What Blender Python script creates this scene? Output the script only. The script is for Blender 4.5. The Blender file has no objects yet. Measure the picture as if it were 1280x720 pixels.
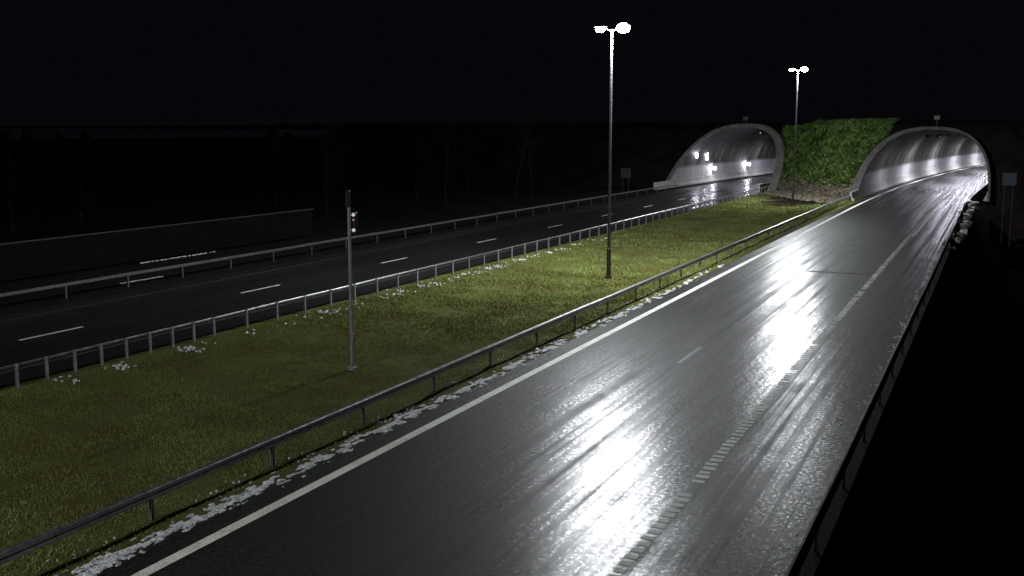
import bpy, math, random
import numpy as np
from mathutils import Vector, Matrix, noise
random.seed(7); np.random.seed(7)
sc = bpy.context.scene
sc.view_settings.view_transform='Standard'; sc.view_settings.look='None'
sc.view_settings.exposure=0; sc.view_settings.gamma=1

# ------------------------------------------------------------ helpers
def shift(y):
    return max(0.0, y-110.0)**2/2500.0

def link(o):
    sc.collection.objects.link(o); return o

def mesh_obj(name, verts, faces, mat=None, smooth=False, parent=None, mats=None, midx=None):
    me=bpy.data.meshes.new(name)
    me.from_pydata([tuple(v) for v in verts],[],faces); me.update()
    if mats:
        for m in mats: me.materials.append(m)
        if midx: me.polygons.foreach_set('material_index', midx)
    elif mat: me.materials.append(mat)
    if smooth: me.polygons.foreach_set('use_smooth',[True]*len(me.polygons))
    o=bpy.data.objects.new(name,me); link(o)
    if parent: o.parent=parent
    return o

def empty(name, loc=(0,0,0)):
    o=bpy.data.objects.new(name,None); o.location=loc; o.empty_display_size=.3
    link(o); return o

class MB:
    """mesh accumulator"""
    def __init__(s): s.v=[]; s.f=[]; s.m=[]
    def add(s, vs, fs, mi=0):
        b=len(s.v); s.v+= [tuple(v) for v in vs]
        for f in fs: s.f.append(tuple(i+b for i in f)); s.m.append(mi)
    def box(s,c,d,mi=0,bev=0.0):
        x,y,z=c; a,b,h=d[0]/2,d[1]/2,d[2]/2
        if bev<=0:
            vs=[(x+i*a,y+j*b,z+k*h) for k in(-1,1) for j in(-1,1) for i in(-1,1)]
            s.add(vs,[(0,2,3,1),(4,5,7,6),(0,1,5,4),(2,6,7,3),(0,4,6,2),(1,3,7,5)],mi)
        else:
            e=bev; rings=[]
            for (zz,ins) in ((-h,e),(-h+e,0),(h-e,0),(h,e)):
                A=a-ins;B=b-ins
                q=min(e,A*.5,B*.5)
                rings.append([(x+px,y+py,z+zz) for px,py in ((A-q,-B),(A,-B+q),(A,B-q),(A-q,B),(-A+q,B),(-A,B-q),(-A,-B+q),(-A+q,-B))])
            vs=sum(rings,[]); fs=[tuple(range(7,-1,-1)),tuple(range(24,32))]
            for r in range(3):
                for i in range(8):
                    j=(i+1)%8; fs.append((r*8+i,r*8+j,(r+1)*8+j,(r+1)*8+i))
            s.add(vs,fs,mi)
    def cyl(s,p0,p1,r0,r1,n=10,mi=0,cap=True):
        p0=Vector(p0);p1=Vector(p1);d=(p1-p0)
        if d.length<1e-6:return
        d.normalize(); u=d.orthogonal().normalized(); w=d.cross(u)
        vs=[]
        for p,r in((p0,r0),(p1,r1)):
            for i in range(n):
                a=2*math.pi*i/n; vs.append(p+u*math.cos(a)*r+w*math.sin(a)*r)
        fs=[(i,(i+1)%n,n+(i+1)%n,n+i) for i in range(n)]
        if cap: fs+= [tuple(range(n-1,-1,-1)),tuple(range(n,2*n))]
        s.add(vs,fs,mi)
    def ell(s,c,r,n=12,m=8,mi=0,jit=0):
        vs=[];fs=[]
        for j in range(1,m):
            t=math.pi*j/m
            for i in range(n):
                a=2*math.pi*i/n; k=1+random.uniform(-jit,jit)
                vs.append((c[0]+r[0]*k*math.sin(t)*math.cos(a),c[1]+r[1]*k*math.sin(t)*math.sin(a),c[2]+r[2]*k*math.cos(t)))
        top=len(vs);vs.append((c[0],c[1],c[2]+r[2]));bot=len(vs);vs.append((c[0],c[1],c[2]-r[2]))
        for j in range(m-2):
            for i in range(n):
                fs.append((j*n+i,(j+1)*n+i,(j+1)*n+(i+1)%n,j*n+(i+1)%n))
        for i in range(n):
            fs.append((top,i,(i+1)%n)); fs.append((bot,(m-2)*n+(i+1)%n,(m-2)*n+i))
        s.add(vs,fs,mi)
    def obj(s,name,mats,smooth=False,parent=None):
        if not isinstance(mats,(list,tuple)): mats=[mats]
        return mesh_obj(name,s.v,s.f,mats=mats,midx=s.m,smooth=smooth,parent=parent)

# ------------------------------------------------------------ materials
class NM:
    def __init__(s,name):
        s.mat=bpy.data.materials.new(name); s.mat.use_nodes=True
        s.nt=s.mat.node_tree; s.b=s.nt.nodes['Principled BSDF']; s.tc=s.nt.nodes.new('ShaderNodeTexCoord')
    def n(s,t): return s.nt.nodes.new(t)
    def l(s,a,b): s.nt.links.new(a,b)
    def mapping(s,scale):
        m=s.n('ShaderNodeMapping'); m.inputs['Scale'].default_value=scale
        s.l(s.tc.outputs['Object'],m.inputs['Vector']); return m.outputs['Vector']
    def noise(s,scale,detail=4,rough=.55,vec=None):
        t=s.n('ShaderNodeTexNoise'); t.inputs['Scale'].default_value=scale
        t.inputs['Detail'].default_value=detail; t.inputs['Roughness'].default_value=rough
        s.l(vec if vec else s.tc.outputs['Object'],t.inputs['Vector']); return t.outputs['Fac']
    def ramp(s,fac,stops):
        r=s.n('ShaderNodeValToRGB'); e=r.color_ramp.elements
        while len(e)<len(stops): e.new(.5)
        for i,(p,c) in enumerate(stops):
            e[i].position=p; e[i].color=(c[0],c[1],c[2],1) if hasattr(c,'__len__') else (c,c,c,1)
        s.l(fac,r.inputs['Fac']); return r.outputs['Color']
    def mix(s,fac,a,b,mode='MIX'):
        m=s.n('ShaderNodeMix'); m.data_type='RGBA'; m.blend_type=mode
        for k,vv in((0,fac),(6,a),(7,b)):
            if isinstance(vv,bpy.types.NodeSocket): s.l(vv,m.inputs[k])
            elif k==0: m.inputs[0].default_value=vv
            else: m.inputs[k].default_value=(vv[0],vv[1],vv[2],1)
        return m.outputs[2]
    def math(s,op,a,b=0.0,clamp=False):
        m=s.n('ShaderNodeMath'); m.operation=op; m.use_clamp=clamp
        for k,vv in((0,a),(1,b)):
            if isinstance(vv,bpy.types.NodeSocket): s.l(vv,m.inputs[k])
            else: m.inputs[k].default_value=vv
        return m.outputs[0]
    def bump(s,h,strength,dist=.05,target='Normal'):
        b=s.n('ShaderNodeBump'); b.inputs['Strength'].default_value=strength; b.inputs['Distance'].default_value=dist
        s.l(h,b.inputs['Height'])
        s.l(b.outputs['Normal'],s.b.inputs[target]); return b.outputs['Normal']
    def xyz(s):
        x=s.n('ShaderNodeSeparateXYZ'); s.l(s.tc.outputs['Object'],x.inputs[0]); return x.outputs
    def col(s,c):
        if isinstance(c,bpy.types.NodeSocket): s.l(c,s.b.inputs['Base Color'])
        else: s.b.inputs['Base Color'].default_value=(c[0],c[1],c[2],1)
    def rough(s,c):
        if isinstance(c,bpy.types.NodeSocket): s.l(c,s.b.inputs['Roughness'])
        else: s.b.inputs['Roughness'].default_value=c

def asphalt(name, dark=1.0, wet=1.0, spec=.05):
    m=NM(name)
    track=m.noise(1,4,.65,m.mapping((2.2,.010,1)))      # wheel tracks, run with the road
    streak=m.noise(1,5,.65,m.mapping((7,.05,1)))
    patch=m.noise(.45,6,.7); fine=m.noise(60,2,.6); mid=m.noise(13,4,.7); grit=m.noise(9,7,.85)
    w=m.math('ADD',m.math('MULTIPLY',track,.5),m.math('ADD',m.math('MULTIPLY',streak,.28),m.math('MULTIPLY',patch,.22)))
    # thin dry-ish tyre lines
    line=m.ramp(m.noise(1,3,.7,m.mapping((4.5,.006,1))),[(.36,.0),(.43,1.0)])
    c=m.ramp(w,[(.43,(.004*dark,.004*dark,.0042*dark)),(.57,(.013*dark,.0132*dark,.0128*dark))])
    c=m.mix(m.ramp(grit,[(.48,0),(.62,1)]),c,(.034*dark,.035*dark,.032*dark))
    m.col(c); m.rough(.6); m.b.inputs['Specular IOR Level'].default_value=spec
    h=m.math('ADD',m.math('MULTIPLY',fine,.6),m.math('MULTIPLY',mid,.5))
    m.bump(h,.8,.015)
    gm=m.ramp(grit,[(.40,1.0),(.56,.18)])
    cw=m.math('MULTIPLY',m.ramp(w,[(.42,.12*wet),(.48,.6*wet),(.54,1.0*wet)]),gm)
    cw=m.math('MULTIPLY',cw,m.math('ADD',m.math('MULTIPLY',line,.65),.35))
    m.l(cw,m.b.inputs['Coat Weight'])
    m.l(m.ramp(w,[(.43,.29),(.57,.185)]),m.b.inputs['Coat Roughness'])
    m.b.inputs['Coat IOR'].default_value=1.36
    m.bump(h,.28,.012,'Coat Normal')
    return m.mat
M_road=asphalt('wet_asphalt')
M_road_l=asphalt('damp_asphalt',.9,.8,.05)

def paint(name,v,wear=.5,tint=(1,1,.93)):
    m=NM(name); f=m.noise(14,5,.7); g=m.noise(1.3,3,.6)
    k=m.math('ADD',m.math('MULTIPLY',f,.6),m.math('MULTIPLY',g,.4))
    m.col(m.ramp(k,[(wear-.12,(.02,.02,.02)),(wear,(v*.6*tint[0],v*.6*tint[1],v*.6*tint[2])),(wear+.15,(v*tint[0],v*tint[1],v*tint[2]))]))
    m.rough(.6); m.b.inputs['Specular IOR Level'].default_value=.25; m.bump(f,.4,.01); return m.mat
M_line=paint('white_road_paint',.74,.40,(1,1,.86))
M_line_worn=paint('worn_road_paint',.10,.54)
M_rumble=paint('thermoplastic_paint',.34,.47)

def ground_mat(name,c0,c1,c2,s=.5,bump=.6):
    m=NM(name); a=m.noise(s,6,.65); b=m.noise(12,4,.6)
    c=m.ramp(a,[(.3,c0),(.5,c1),(.7,c2)])
    c=m.mix(m.ramp(b,[(.35,.75),(.65,0)]),c,(c0[0]*.4,c0[1]*.4,c0[2]*.4))
    m.col(c); m.rough(.95); m.b.inputs['Specular IOR Level'].default_value=.05; m.bump(b,bump,.08); return m.mat
M_dark=ground_mat('shade_dark_soil',(.006,.004,.004),(.012,.008,.008),(.018,.012,.011),.2)  # brown soil taken near black: the hill's night darkness is in the colour
M_turf=ground_mat('turf_soil',(.075,.066,.018),(.09,.102,.026),(.11,.13,.034),.35)

def grass_mat(name,stops,scale=.22):
    m=NM(name); a=m.noise(scale,6,.7); g=m.n('ShaderNodeNewGeometry')
    k=m.math('ADD',m.math('MULTIPLY',a,.8),m.math('MULTIPLY',g.outputs['Random Per Island'],.2))
    m.col(m.ramp(k,stops)); m.rough(.9); m.b.inputs['Specular IOR Level'].default_value=.05
    return m.mat
M_grass=grass_mat('winter_grass',[(.38,(.16,.112,.04)),(.46,(.165,.158,.048)),(.53,(.15,.205,.055)),(.64,(.26,.31,.11))],.3)
M_ivy=grass_mat('embankment_foliage',[(.36,(.012,.02,.007)),(.46,(.035,.065,.014)),(.56,(.075,.13,.03)),(.68,(.15,.21,.065))],.9)

def metal(name,v,r=.4,mt=.85):
    m=NM(name); a=m.noise(6,4,.6); m.col(m.ramp(a,[(.3,(v*.6,v*.6,v*.6)),(.7,(v,v,v*1.02))]))
    m.rough(m.ramp(a,[(.3,r*.8),(.7,r*1.3)])); m.b.inputs['Metallic'].default_value=mt; return m.mat
M_galv=metal('galvanised_steel',.42,.33)
M_galv_l=metal('zinc_post_steel',.32,.5,.3)
M_galv_d=metal('dull_rail_steel',.14,.42,.6)
M_rail_dark=metal('weathered_steel',.08,.6,.5)
M_rail_blk=metal('shade_black_steel',.025,.8,.0)  # near-black steel: the rail's shaded back is put into the colour
M_poles=metal('lamp_post_steel',.11,.5,.6)
def simple(name,c,r=.6):
    m=NM(name); a=m.noise(8,3,.5)
    m.col(m.ramp(a,[(.3,(c[0]*.7,c[1]*.7,c[2]*.7)),(.7,c)])); m.rough(r); return m.mat
M_black=simple('black_plastic',(.015,.015,.015),.5)
M_blue=simple('blue_sign_face',(.02,.035,.06),.5)
M_wood=simple('tarred_wood',(.007,.0055,.0045),.95)
M_bark=simple('bark',(.014,.012,.012),.95)
M_needle=simple('spruce_needles',(.003,.004,.0025),1)
for q in (M_needle,M_wood,M_bark): q.node_tree.nodes['Principled BSDF'].inputs['Specular IOR Level'].default_value=0.03
def emit(name,c,s):
    m=NM(name); m.col((.8,.8,.8)); m.b.inputs['Emission Color'].default_value=(c[0],c[1],c[2],1)
    m.b.inputs['Emission Strength'].default_value=s; return m.mat
M_lens=emit('lamp_lens',(.9,.93,1),80)
M_tl=emit('tunnel_lamp_lens',(.84,.83,1),16)
M_tlc=emit('crown_lamp_lens',(.84,.83,1),2)
M_tl2=emit('tunnel_lamp_lens_dim',(.86,.85,1),3)
M_red=emit('red_signal_lens',(1,.1,.08),.15)
M_wl=emit('white_signal_lens',(1,1,.8),.35)

def snow_mat():
    m=NM('dirty_snow_and_sheen'); a=m.noise(7,5,.7)
    m.col(m.ramp(a,[(.3,(.16,.16,.155)),(.47,(.45,.45,.45)),(.6,(.76,.77,.80))])); m.rough(.7); m.bump(a,.5,.04); return m.mat
M_snow_sheen=snow_mat()
def rock_mat():
    m=NM('rubble_stone'); a=m.noise(2.5,5,.7); m.col(m.ramp(a,[(.3,(.02,.016,.012)),(.5,(.07,.055,.036)),(.7,(.16,.14,.10))])); m.rough(.85); m.bump(a,.6,.1); return m.mat
M_rock=rock_mat()

def tunnel_mat(name):
    m=NM(name); o=m.xyz()
    st=m.noise(1,5,.7,m.mapping((.25,.5,.07)))
    fi=m.noise(3,5,.65)
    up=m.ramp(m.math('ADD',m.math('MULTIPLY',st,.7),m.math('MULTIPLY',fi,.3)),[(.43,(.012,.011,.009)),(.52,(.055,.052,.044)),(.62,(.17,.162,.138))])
    top=m.ramp(fi,[(.3,(.006,.006,.006)),(.7,(.016,.015,.014))])  # near-black towards the crown: ceiling shade put into the colour
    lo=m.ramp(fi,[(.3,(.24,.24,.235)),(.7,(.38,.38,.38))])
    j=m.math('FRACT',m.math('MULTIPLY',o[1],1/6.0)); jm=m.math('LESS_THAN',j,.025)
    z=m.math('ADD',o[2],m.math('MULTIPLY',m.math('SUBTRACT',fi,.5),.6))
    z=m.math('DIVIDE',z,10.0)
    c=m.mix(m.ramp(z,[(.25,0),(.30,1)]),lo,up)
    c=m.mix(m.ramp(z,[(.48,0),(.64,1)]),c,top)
    c=m.mix(jm,c,(.02,.02,.02)); m.col(c); m.rough(.7); m.b.inputs['Specular IOR Level'].default_value=.12; m.bump(fi,.25,.05); return m.mat
M_tun=tunnel_mat('stained_shaded_tunnel_concrete')
def conc(name,v):
    m=NM(name); st=m.noise(1,5,.7,m.mapping((1.2,1.2,.3))); m.col(m.ramp(st,[(.3,(v*.4,v*.39,v*.34)),(.5,(v*.75,v*.75,v*.68)),(.7,(v,v,v*.9))])); m.rough(.85); m.b.inputs['Specular IOR Level'].default_value=.15; m.bump(st,.3,.05); return m.mat
M_conc=conc('portal_concrete',.18)
M_conc2=conc('portal_concrete_dark',.09)
M_barr=conc('barrier_concrete',.38)

# ------------------------------------------------------------ world / camera
w=bpy.data.worlds.new('World'); sc.world=w; w.use_nodes=True
bg=w.node_tree.nodes['Background']; bg.inputs[0].default_value=(.0018,.0018,.0028,1); bg.inputs[1].default_value=1.0
F=1300.0; pitch=math.atan(196/F); yaw=math.radians(24.9)
cam=bpy.data.cameras.new('camera'); co=bpy.data.objects.new('camera',cam); link(co)
cam.sensor_width=36; cam.lens=36*F/1280; cam.clip_end=3000; cam.clip_start=.1
co.location=(0,0,8.0); co.rotation_euler=(math.pi/2-pitch,0,yaw); sc.camera=co

# ------------------------------------------------------------ ground
EDGE=-2.6  # bank right of the rail is shaped to drop into lamp shadow
prof=[(-900,-.06),(-200,-.06),(-42,-.06),(-27.9,-.06),(-27.6,-.6),(-15.2,-.6),(-14.9,-.06),(-3,-.06),(EDGE,-.1),(-1.5,-1.6),(1.4,-6),(20,-6.5),(900,-6.5)]
ys=[-300,-60]+list(range(-20,200,10))+[260,500,1200]
V=[];Fc=[]
for y in ys:
    for x,z in prof: V.append((x,y,z))
n=len(prof)
for j in range(len(ys)-1):
    for i in range(n-1): Fc.append((j*n+i,j*n+i+1,(j+1)*n+i+1,(j+1)*n+i))
mesh_obj('ground',V,Fc,M_dark)

def strip(name,x0,x1,y0,y1,z,mat,step=3.0,nx=1,parent=None):
    k=max(1,int((y1-y0)/step)); V=[];Fc=[]
    for j in range(k+1):
        y=y0+(y1-y0)*j/k
        for i in range(nx+1): V.append((x0+(x1-x0)*i/nx+shift(y),y,z))
    for j in range(k):
        for i in range(nx):
            a=j*(nx+1)+i; Fc.append((a,a+1,a+nx+2,a+nx+1))
    return mesh_obj(name,V,Fc,mat,parent=parent)
road=strip('wet_road',-14.55,-2.95,-60,420,0,M_road)
roadl=strip('wet_road',-40.6,-28.1,-60,420,0,M_road_l)
strip('slip_road',-47.2,-41.6,-60,95,-.03,M_road_l)

def strips(name,segs,z,mat):
    mb=MB()
    for x0,x1,y0,y1 in segs:
        k=max(1,int((y1-y0)/4))
        for j in range(k):
            a=y0+(y1-y0)*j/k;b=y0+(y1-y0)*(j+1)/k
            mb.add([(x0+shift(a),a,z),(x1+shift(a),a,z),(x1+shift(b),b,z),(x0+shift(b),b,z)],[(0,1,2,3)])
    return mb.obj(name,mat)
strips('edge_line',[(-13.84,-13.56,-60,400)],.004,M_line)
strips('edge_line',[(-38.0,-37.82,-60,400),(-29.9,-29.72,-60,400)],.004,M_line_worn)
strips('lane_dashes',[(-34.0,-33.82,27.8+13.1*k,30.9+13.1*k) for k in range(-5,25)],.004,M_line)
strips('lane_dashes',[(-9.73,-9.61,21.5+13.1*k,24.6+13.1*k) for k in range(-5,2)],.004,M_line_worn)
mb=MB(); y=6.0
while y<200:
    if random.random()>.05:
        l=random.uniform(.15,.24); wd=random.uniform(.24,.32); xs=-5.98+shift(y)+random.uniform(-.02,.02)
        mb.box((xs+.15,y+l/2,.002),(wd,l,.010),0)
    y+=.34
mb.obj('rumble_line',M_rumble)
strips('repair_seam',[(-9.6,-5.9,61.0,61.5)],.003,simple('tar_seal',(.006,.006,.006),.9))

# ------------------------------------------------------------ median turf
def nz(x,y,s=.15): return noise.noise(Vector((x*s,y*s,1.7)))
def turfz(x,y):
    u=(x+21.5)/6.4
    return -.28*max(0,1-u*u)+.10*nz(x,y)+.05*nz(x,y,.6)
X0,X1=-28.05,-14.6
V=[];Fc=[];nx=30;ny=300
for j in range(ny+1):
    y=-20+165*j/ny
    for i in range(nx+1):
        x=X0+(X1-X0)*i/nx
        e=min(1,(x-X0)/1.0,(X1-x)/.8)
        V.append((x+shift(y),y,-.02+turfz(x,y)*max(0,e)))
for j in range(ny):
    for i in range(nx):
        a=j*(nx+1)+i; Fc.append((a,a+1,a+nx+2,a+nx+1))
mesh_obj('grass_ground',V,Fc,M_turf,smooth=True)

def blades(name,pts,hs,ws,mat,lean=.5):
    N=len(pts); ang=np.random.uniform(0,2*np.pi,N); la=np.random.uniform(0,2*np.pi,N)
    le=np.random.uniform(0,lean,N)*hs
    dx=np.cos(ang)*ws/2; dy=np.sin(ang)*ws/2
    co=np.zeros((N,3,3))
    co[:,0]=pts-np.stack([dx,dy,np.zeros(N)],1); co[:,1]=pts+np.stack([dx,dy,np.zeros(N)],1)
    co[:,2]=pts+np.stack([np.cos(la)*le,np.sin(la)*le,hs],1)
    me=bpy.data.meshes.new(name); me.vertices.add(N*3); me.vertices.foreach_set('co',co.ravel())
    me.loops.add(N*3); me.loops.foreach_set('vertex_index',np.arange(N*3,dtype=np.int32))
    me.polygons.add(N); me.polygons.foreach_set('loop_start',np.arange(0,N*3,3,dtype=np.int32))
    me.update(calc_edges=True); me.validate(); me.materials.append(mat)
    o=bpy.data.objects.new(name,me); link(o); return o
P=[];H=[];W=[]
def scat(n,y0,y1,h,wd):
    for _ in range(n):
        x=random.uniform(-27.6,-15.0); y=random.uniform(y0,y1)
        d=nz(x+50,y,.6)+.6*nz(x,y+80,1.9)
        if d<-.35 and random.random()<.5: continue
        if x>-15.5 and random.random()<.55: continue
        P.append((x+shift(y),y,-.04+turfz(x,y)*min(1,(x-X0),(X1-x)/.8))); 
        k=1+.5*d
        H.append(max(.03,h*random.uniform(.5,1.2)*k)); W.append(wd*random.uniform(.6,1.3))
scat(160000,9,36,.08,.025)
scat(100000,36,70,.10,.042)
scat(60000,70,128,.14,.07)
blades('grass',np.array(P),np.array(H),np.array(W),M_grass,1.5)

# ------------------------------------------------------------ hill
AR_N=2.5
R_=dict(cx=-8.2,a=7.3,h=8.3,Y=131.0)
L_=dict(cx=-36.0,a=7.35,h=8.7,Y=144.0)
SL=.6
def y0f(x):
    t=min(1,max(0,(x+28)/11.0)); t=t*t*(3-2*t)
    return L_['Y']+(R_['Y']-L_['Y'])*t
def gz(x):
    for (a,za),(b,zb) in zip(prof[:-1],prof[1:]):
        if a<=x<=b and not(-28<x<-14.8): return za+(zb-za)*(x-a)/(b-a)
    return -.06
def hillz(x,y):
    s=(y-y0f(x)-.9)*SL
    d=min(abs(x-R_['cx']-shift(y)),abs(x-L_['cx']-shift(y)))
    nn=nz(x,y,.35)*.5+nz(x,y,1.1)*.3
    if d<9.5: nn*=max(0,(d-8.2)/1.3) if s<9.3 else .3
    cap=9.3+nz(x,y,.12)*.3
    s=s+nn
    if s>cap-1.5: s=cap-1.5*math.exp(-(s-cap+1.5)/1.5)
    return max(gz(x)-.12,s)
def inside(x,y,z,g=.35):
    for q in(R_,L_):
        c=q['cx']+shift(y); a=q['a'];h=q['h']
        if z<h+g and (abs(x-c)/(a+g))**AR_N+(max(z,0)/(h+g))**AR_N<1: return True
    return False
V=[];Fc=[];mi=[]
st=.5; xs=np.arange(-110,45.01,st); yy=np.arange(118,176.01,st); nxx=len(xs)
zz=np.zeros((len(yy),nxx))
for j,y in enumerate(yy):
    for i,x in enumerate(xs):
        zz[j,i]=hillz(x,y); V.append((x,y,zz[j,i]))
for j in range(len(yy)-1):
    for i in range(nxx-1):
        xc=xs[i]+st/2;yc=yy[j]+st/2;zc=(zz[j,i]+zz[j+1,i+1])/2
        if inside(xc,yc,zc): continue
        Fc.append((j*nxx+i,j*nxx+i+1,(j+1)*nxx+i+1,(j+1)*nxx+i))
        mi.append(1 if (-29.5<xc<-13.0 and zc>1.3) else (2 if (-29<xc<-14 and zc>-.06) else 0))  # outside the bank the hill's unlit black is painted in
b=len(V); px=[-400,-110,-60,-20,20,45,300]; py=[175.5,300,700]
for y in py:
    for x in px: V.append((x,y,9.25))
for j in range(2):
    for i in range(6):
        Fc.append((b+j*7+i,b+j*7+i+1,b+(j+1)*7+i+1,b+(j+1)*7+i)); mi.append(0)
M_bank=ground_mat('bank_soil',(.010,.013,.005),(.022,.034,.009),(.04,.06,.016),.8)
mesh_obj('hillside',V,Fc,mats=[M_dark,M_bank,M_rock],midx=mi,smooth=True)
P=[];H=[];W=[]
for _ in range(80000):
    x=random.uniform(-29,-13.0); y=random.uniform(131,160); z=hillz(x,y)
    if z<1.1 or inside(x,y,z,.9): continue
    d=nz(x+9,y,.9)+.8*nz(x,y+z,2.4)
    if d<-.08 and random.random()<.85: continue
    P.append((x,y,z-.05)); H.append(random.uniform(.15,.5)*(1+.9*d)); W.append(random.uniform(.10,.26))
blades('embankment_foliage',np.array(P),np.array(H),np.array(W),M_ivy,1.3)
mb=MB()
for _ in range(900):
    x=random.uniform(-28,-15.8); y=y0f(x)+random.uniform(-9,5.5)
    z=max(-.1,hillz(x,y)); r=random.choice([.12,.18,.25,.4])*random.uniform(.7,1.3)
    if z>2 or inside(x,y,z,.8): continue
    mb.ell((x,y,z+r*.2),(r,r*random.uniform(.7,1.1),r*.6),6,4,0,.25)
mb.obj('rubble',M_rock)

# ------------------------------------------------------------ tunnels
def arch(a,h,N=40):
    out=[]
    for i in range(N+1):
        t=math.pi*i/N; c=math.cos(t);s=math.sin(t)
        out.append((-a*math.copysign(abs(c)**(2/AR_N),c), h*abs(s)**(2/AR_N)))
    return out
def tunnel(q,Yend,thick,mcol):
    cx,Y0,A_,H_=q['cx'],q['Y'],q['a'],q['h']
    root=empty('road_tunnel',(0,0,0))
    inn=arch(A_,H_); N=len(inn); u1=arch(1,1)
    V=[];Fc=[]
    rings=[0,.02,.06,.12,.2,.3,.4,.5,.6,.7,.8,.9,1]
    for r in rings:
        for x,z in inn:
            ys_=Y0+z/SL; y=ys_+(Yend-ys_)*r; V.append((cx+x+shift(y),y,z-.02))
    for j in range(len(rings)-1):
        for i in range(N-1): Fc.append((j*N+i,j*N+i+1,(j+1)*N+i+1,(j+1)*N+i))
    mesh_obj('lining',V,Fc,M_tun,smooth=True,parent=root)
    V=[];Fc=[]
    for k,(x,z) in enumerate(inn):
        s_=k/(N-1); th=thick[0]*(1-s_)+thick[1]*s_ - thick[2]*math.sin(math.pi*s_)
        xo=x+u1[k][0]*th; zo=z+u1[k][1]*th
        y=Y0+z/SL; yo=Y0+zo/SL
        V+= [(cx+x*.992+shift(y),y+.9,z*.992),(cx+x*.992+shift(y),y,z*.992),(cx+x*.98+shift(y),y-.35,z*.98+.05),(cx+xo+shift(yo),yo-.35,zo),(cx+xo*1.01+shift(yo),yo-.1,zo),(cx+xo+shift(yo),yo+4.5,zo)]
    for i in range(N-1):
        for k in range(5): Fc.append((i*6+k,(i+1)*6+k,(i+1)*6+k+1,i*6+k+1))
    mesh_obj('portal_collar',V,Fc,mcol,parent=root)
    for s in(-1,1):
        mb=MB(); pr=[(0,0),(.55,0),(.5,.2),(.28,.45),(.2,1.0),(0,1.0)]
        k=40; y_a=Y0-5 if s<0 or cx<-20 else Y0+1.5; n6=len(pr); VV=[]
        for j in range(k+1):
            y=y_a+(Yend-y_a)*j/k
            for px_,pz in pr: VV.append((cx+s*(A_-.05-px_)+shift(y),y,pz))
        FF=[]
        for j in range(k):
            for i in range(n6-1): FF.append((j*n6+i,j*n6+i+1,(j+1)*n6+i+1,(j+1)*n6+i))
        FF.append(tuple(range(n6))); mb.add(VV,FF); mb.obj('side_barrier',M_barr,parent=root)
    mb=MB()
    y=Y0+34
    while y<Yend-20:
        for s in(-2.6,2.6):
            zt=H_-1.0
            xx=cx+s+shift(y); mb.box((xx,y,zt+.12),(.45,1.3,.16),0,.03); mb.box((xx,y,zt+.02),(.36,1.15,.05),1)
            mb.box((xx,y-.72,zt-.02),(.5,.04,.36),0); mb.box((xx,y+.72,zt-.02),(.5,.04,.36),0)
            mb.box((xx,y,zt+.5),(.05,.05,.7),0)
        y+=15
    mb.obj('crown_lamps',[M_rail_dark,M_tlc],parent=root)
    return root
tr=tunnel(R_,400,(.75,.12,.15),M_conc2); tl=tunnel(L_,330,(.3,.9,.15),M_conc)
def area(name,loc,p,sx=1.0,sy=1.0,col=(.86,.86,1),parent=None):
    l=bpy.data.lights.new(name,'AREA'); l.shape='RECTANGLE'; l.size=sx;l.size_y=sy; l.energy=p; l.color=col
    o=bpy.data.objects.new(name,l); o.location=loc; link(o); o.parent=parent; return o
y=R_['Y']+49
while y<390:
    area('lamp_light',(R_['cx']+shift(y),y,R_['h']-1.1),5000,5.5,.9,parent=tr); y+=30
area('lamp_light',(R_['cx']+shift(153),153,R_['h']-1.1),1200,5.0,.8,parent=tr)
y=L_['Y']+22
while y<300:
    area('lamp_light',(L_['cx']+shift(y),y,L_['h']-1.1),1700,5.5,1.0,parent=tl); y+=26
def wall_lamp(x,y,z,wd,ht,mat,power):
    r=empty('tunnel_wall_lamp',(x,y,z)); mb=MB()
    mb.box((0,.12,0),(wd+.12,.2,ht+.12),0,.03); mb.box((0,0,0),(wd,.1,ht),1,.03); mb.box((-.35,.15,0),(.6,.08,.1),0)
    mb.obj('fixture',[M_black,mat],parent=r)
    if power:
        l=bpy.data.lights.new('glow','POINT'); l.energy=power; l.shadow_soft_size=.15; l.color=(.86,.85,1)
        o=bpy.data.objects.new('glow',l); o.location=(.25,-.45,0); link(o); o.parent=r
wall_lamp(-42.0,163,4.3,.9,1.6,M_tl,800)
wall_lamp(-42.0,157.5,4.5,.5,1.2,M_tl2,400)
wall_lamp(-41.8,167,2.1,1.3,.5,M_tl,260)
wall_lamp(-40.6,187,2.2,1.3,.5,M_tl,300)
def crowncam(x,y,z):
    r=empty('surveillance_camera',(x,y,z)); mb=MB()
    mb.cyl((0,0,-.8),(0,0,.15),.05,.05,8,0); mb.box((0,-.1,.4),(.75,.8,.5),0,.06); mb.cyl((0,-.5,.4),(0,-.62,.4),.16,.18,12,1); mb.box((0,-.2,.68),(.85,1.0,.04),0)
    mb.obj('camera_housing',[M_rail_dark,M_black],parent=r)
crowncam(L_['cx']+.9,L_['Y']+16,9.5); crowncam(R_['cx']+.7,R_['Y']+16,9.3)

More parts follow.
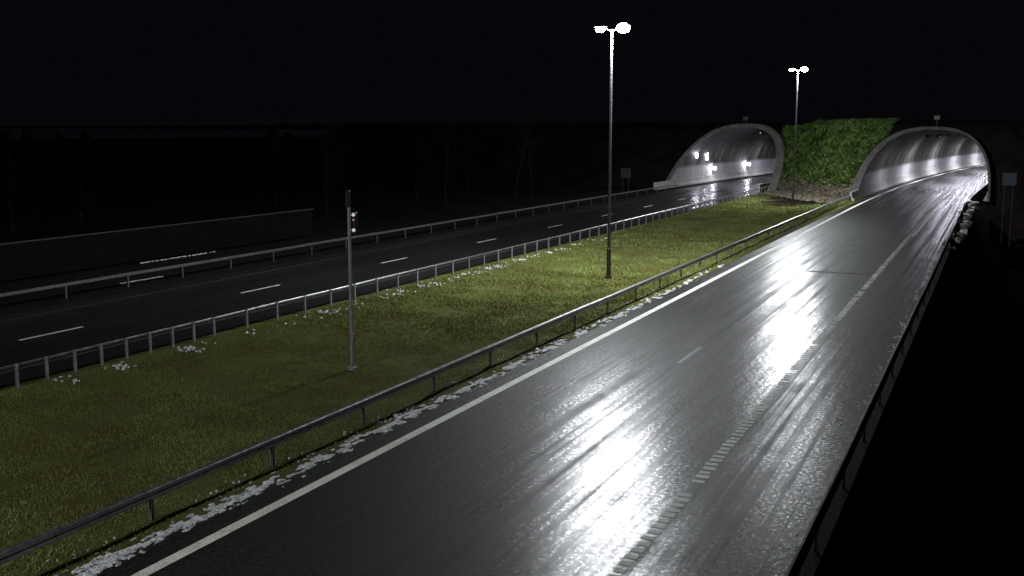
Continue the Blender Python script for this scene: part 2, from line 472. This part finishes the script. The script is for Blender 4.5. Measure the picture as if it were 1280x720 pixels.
# ------------------------------------------------------------ guardrails
def guardrail(name,x,y0,y1,sp,mrail,mpost,top=.68,rh=.16,rw=.09,jog=0,near=None):
    r=empty(name); y=y0; step=4.0; mb=MB()
    k=int((y1-y0)/step)
    def beam(zc,h,wd):
        pr=[(-wd/2,-h/2+.02),(-wd/2+.02,-h/2),(wd/2-.02,-h/2),(wd/2,-h/2+.02),(wd/2,-.015),(wd/2-.02,0),(wd/2,.015),(wd/2,h/2-.02),(wd/2-.02,h/2),(-wd/2+.02,h/2),(-wd/2,h/2-.02),(-wd/2,.015),(-wd/2+.02,0),(-wd/2,-.015)]
        n_=len(pr);VV=[];F2=[]
        for j in range(k+1):
            yy_=y0+(y1-y0)*j/k; zj=random.uniform(-.012,.012);xj=random.uniform(-.015,.015)
            for a,b_ in pr: VV.append((x+a+xj+shift(yy_),yy_,zc+b_+zj))
        for j in range(k):
            for i in range(n_): F2.append((j*n_+i,(j+1)*n_+i,(j+1)*n_+(i+1)%n_,j*n_+(i+1)%n_))
        F2.append(tuple(range(n_)));F2.append(tuple(k*n_+i for i in range(n_-1,-1,-1)))
        m2=MB();m2.add(VV,F2);m2.obj('rail',mrail,parent=r)
    beam(top-rh/2,rh,rw)
    while y<=y1:
        xx=x+shift(y)
        t=top-rh if not jog else top+.02
        xo=xx+(0.0 if not jog else jog)
        mb.box((xo-.025,y,t/2-.1),(.012,.09,t+.2),0); mb.box((xo+.025,y,t/2-.1),(.012,.09,t+.2),0); mb.box((xo,y+.04,t/2-.1),(.05,.012,t+.2),0)
        mb.box((xx,y,top-rh/2),(rw+.03,.14,.05),0)
        y+= sp if (near is None or y>near[0]) else near[1]
    mb.obj('posts',mpost,parent=r)
guardrail('guardrail',-15.5,-20.4,128,4.0,M_galv,M_galv_l,.68,.21,.14)
guardrail('guardrail',-27.8,-20,141,2.0,M_galv,M_galv_l,.72,.09,.06,jog=.06,near=(31,1.15))
guardrail('guardrail',-40.5,-20,141,4.0,M_galv_d,M_rail_dark,.75,.16,.08)
guardrail('guardrail',-2.75,-20,120,4.0,M_rail_blk,M_rail_blk,.7,.34,.08)

# ------------------------------------------------------------ street lamps
def street_lamp(x,y,h,p,z0=-.2):
    r=empty('street_lamp',(x,y,z0)); mb=MB(); H_=h-z0
    mb.cyl((0,0,0),(0,0,.1),.2,.2,14,0); mb.cyl((0,0,.1),(0,0,1.6),.125,.12,14,0); mb.cyl((0,0,1.6),(0,0,1.7),.12,.09,14,0)
    mb.cyl((0,0,1.7),(0,0,H_-.1),.088,.05,14,0); mb.ell((0,0,H_-.08),(.09,.09,.12),10,6,0)
    mb.box((.1,-.09,.9),(.1,.06,.4),0)
    mb.obj('pole',M_poles,parent=r)
    mb=MB()
    for s in(-1,1):
        mb.cyl((0,0,H_-.1),(s*.4,0,H_+.1),.035,.03,8,0)
        a0,a1=s*.3,s*1.0; rings=[]
        for t,wd,ht in((0,.07,.05),(.15,.16,.09),(.5,.24,.13),(.85,.2,.1),(1,.1,.05)):
            xx=a0+(a1-a0)*t; zc=H_+.13+.03*t
            rings.append([(xx,wd*math.cos(q),zc+(ht if math.sin(q)>0 else .03)*math.sin(q)) for q in [2*math.pi*i/10 for i in range(10)]])
        VV=sum(rings,[]);FF=[]
        for j in range(4):
            for i in range(10): FF.append((j*10+i,j*10+(i+1)%10,(j+1)*10+(i+1)%10,(j+1)*10+i))
        FF+= [tuple(range(10)),tuple(range(40,50))]
        mb.add(VV,FF,0)
        k=1.3 if s>0 else .95
        mb.ell((s*.66,0,H_+.05),(.30*k,.24*k,.2*k),14,8,1)
    mb.obj('luminaires',[M_poles,M_lens],parent=r,smooth=True)
    for s in(-1,1):
        l=bpy.data.lights.new('lamp_light','POINT'); l.energy=p*(1.3 if s>0 else .7); l.shadow_soft_size=.22; l.color=(.93,.97,1.0)
        o=bpy.data.objects.new('lamp_light',l); o.location=(s*.66,0,H_-.46); link(o); o.parent=r
street_lamp(-19.6,55.2,13.5,11000)
street_lamp(-20.4,118,14.6,11000)
street_lamp(-20.0,-8,13.5,7500)

# ------------------------------------------------------------ signal pole
r=empty('signal_pole',(-20.1,30,-.3)); mb=MB()
mb.cyl((0,0,0),(0,0,.12),.17,.17,14,0); mb.cyl((0,0,.12),(0,0,5.75),.07,.055,14,0); mb.box((-.02,0,6.0),(.15,.15,.6),1,.03)
mb.cyl((0,0,5.45),(.3,0,5.45),.025,.025,8,0); mb.cyl((0,0,4.95),(.25,0,4.95),.02,.02,8,0)
mb.box((.24,.02,5.2),(.14,.16,.72),1,.03)
for z,m in((5.48,2),(5.3,3),(4.95,2)):
    q=.06 if m==2 else .035
    mb.cyl((.24,-.06,z),(.24,-.10,z),q,q,14,m)
    mb.box((.24,-.13,z+.08),(.14,.13,.012),1)
mb.box((.1,-.08,1.2),(.14,.1,.3),0,.02)
mb.obj('pole_and_signal',[M_galv_l,M_black,M_wl,M_red],parent=r,smooth=False)

# ------------------------------------------------------------ signs
def sign(x,y,z,wd,ht,face,ground,frame):
    r=empty('traffic_sign',(x,y,0)); mb=MB()
    for s in(-wd*.3,wd*.3): mb.cyl((s,.05,ground),(s,.05,z+ht/2),.035,.035,8,0)
    mb.box((0,0,z),(wd,.04,ht),1,.015); mb.box((0,-.024,z),(wd-.12,.006,ht-.12),2); mb.box((0,-.03,z+ht*.12),(wd*.5,.006,ht*.12),1)
    mb.box((0,-.03,z-ht*.18),(wd*.35,.006,ht*.1),1)
    mb.obj('sign_panel',[M_rail_blk,frame,face],parent=r)
sign(1.0,100,3.9,1.1,1.1,M_blue,-5.5,M_rail_dark)
sign(-42.3,125,2.8,1.3,1.2,M_rail_blk,-.1,M_rail_blk)

# ------------------------------------------------------------ timber noise fence + snow, painted wet sheen
r=empty('timber_fence'); mb=MB(); y=36
while y<66.5:
    mb.box((-48,y,.95),(.16,.16,2.1),0); y+=2.5
for k in range(10): mb.box((-47.93,51.2,.15+k*.195),(.035,30.6,.175+random.uniform(-.01,.005)),0)
mb.box((-47.9,51.2,2.05),(.2,30.8,.06),1)
mb.obj('boards',[M_wood,M_rail_blk],parent=r)

def fleck_blob(mb,x,y,z,r,h,ly=1.0):
    k=random.randint(6,9); a0=random.uniform(0,6.28); el=random.uniform(.5,1)
    vs=[]
    for i in range(k):
        a=a0+2*math.pi*i/k; q=r*random.uniform(.5,1.15)
        vs.append((x+q*math.cos(a)*el,y+q*math.sin(a)*ly,z-.01))
    for i in range(k):
        vx,vy,_=vs[i]; vs.append((x+(vx-x)*.6,y+(vy-y)*.6,z+h*random.uniform(.6,1.1)))
    vs.append((x,y,z+h)); fs=[]
    for i in range(k):
        j=(i+1)%k; fs.append((i,j,k+j,k+i)); fs.append((k+i,k+j,2*k))
    mb.add(vs,fs)
def sn(x,y,a,b): return noise.noise(Vector((x*a,y*b,4)))
mb=MB()
for _ in range(11000):
    y=random.uniform(8,62); xx=random.gauss(0,.15); x=-14.72+xx+shift(y)
    lim=-.15+abs(xx)*1.0+(.34*(y-28)/30 if y>28 else 0)
    if .6*sn(x,y,2.5,.9)+.9*sn(x,y,6,2.6)<lim: continue
    fleck_blob(mb,x,y,.004,random.uniform(.02,.09),random.uniform(.006,.02),1.5)
for _ in range(900):
    y=random.uniform(8,60); x=-15.3+random.gauss(0,.2)
    if sn(x,y,1,1)<0: continue
    fleck_blob(mb,x,y,-.03,random.uniform(.02,.06),.03)
for _ in range(1300):
    y=random.uniform(16,75); x=-27.0+random.gauss(0,.3)
    if sn(3,y,1,.9)+.5*sn(x,y,3,3)<.2 - (.12 if 36<y<60 else 0): continue
    fleck_blob(mb,x,y,-.05,random.uniform(.03,.10),random.uniform(.03,.07))
for _ in range(200):  # pale flecks painting a wet reflection beside the slip road, not snow
    y=random.uniform(41,44); x=-42.0+random.gauss(0,.06); fleck_blob(mb,x,y,-.04,random.uniform(.05,.12),.02)
for _ in range(110):  # pale strip standing in for wet glare at the fence foot
    y=random.uniform(48,55); x=-47.5+random.gauss(0,.05); fleck_blob(mb,x,y,-.04,random.uniform(.04,.10),.04)
for _ in range(700):
    y=random.uniform(12,85); x=-3.15+random.gauss(0,.09)
    if sn(x,y,3,.8)<0: continue
    fleck_blob(mb,x,y,.0,random.uniform(.02,.06),.015)
mb.obj('snow_and_sheen_patches',M_snow_sheen)
mb=MB()
for _ in range(300):
    y=random.uniform(78,124); x=-2.35+random.gauss(0,.2)+shift(y); rr=random.uniform(.1,.4)
    mb.ell((x,y,random.uniform(.0,.35)),(rr,rr,rr*.7),7,5,random.choice([0,1,1]),.3)
mb.obj('ploughed_snow_bank',[M_snow_sheen,M_rock])

# ------------------------------------------------------------ trees
def bare_tree(x,y,h):
    mb=MB()
    def br(p,d,l,r,dep):
        segs=5; q=Vector(p); dd=Vector(d).normalized()
        for i in range(segs):
            nd=(dd+Vector((random.uniform(-1,1),random.uniform(-1,1),random.uniform(-.3,.6)))*.13).normalized()
            e=q+nd*l/segs; mb.cyl(q,e,r*(1-i/segs*.7),r*(1-(i+1)/segs*.7),6,0,False)
            if dep>0 and (i>0 or dep<3):
                for _ in range(2 if dep>1 else 3):
                    a=random.uniform(0,6.28); sd=(nd*.6+Vector((math.cos(a),math.sin(a),.25))).normalized()
                    br(e,sd,l*random.uniform(.25,.42),r*.35*(1-i/segs*.5),dep-1)
            q=e;dd=nd
    br((0,0,-.3),(0,0,1),h,h*.014,3)
    o=mb.obj('bare_tree',M_bark); o.location=(x,y,0); return o
for x,y,h in((-50,92,8),(-48,104,9),(-47.5,108,8),(-56,80,7)): bare_tree(x,y,h)
mb=MB()
for _ in range(46):
    x=random.uniform(-125,-62); y=random.uniform(50,200); h=random.uniform(5.5,8.5)
    mb.cyl((x,y,-.2),(x,y,h),.2,.02,6,0,False)
    for k in range(150):
        t=random.random()**.8; z=1.2+(h-1.2)*t; R=(1-t)*h*.2+.25; a=random.uniform(0,6.28); rr=R*random.uniform(.35,1.1)
        c=Vector((x+rr*math.cos(a),y+rr*math.sin(a),z-.25*rr)); tp=Vector((x+rr*.2*math.cos(a),y+rr*.2*math.sin(a),z+.25))
        s=Vector((-math.sin(a),math.cos(a),0))*random.uniform(.25,.5)
        mb.add([tp,c+s,c+Vector((math.cos(a),math.sin(a),-.3))*.4,c-s],[(0,1,2),(0,2,3)],1)
mb.obj('distant_trees',[M_bark,M_needle])
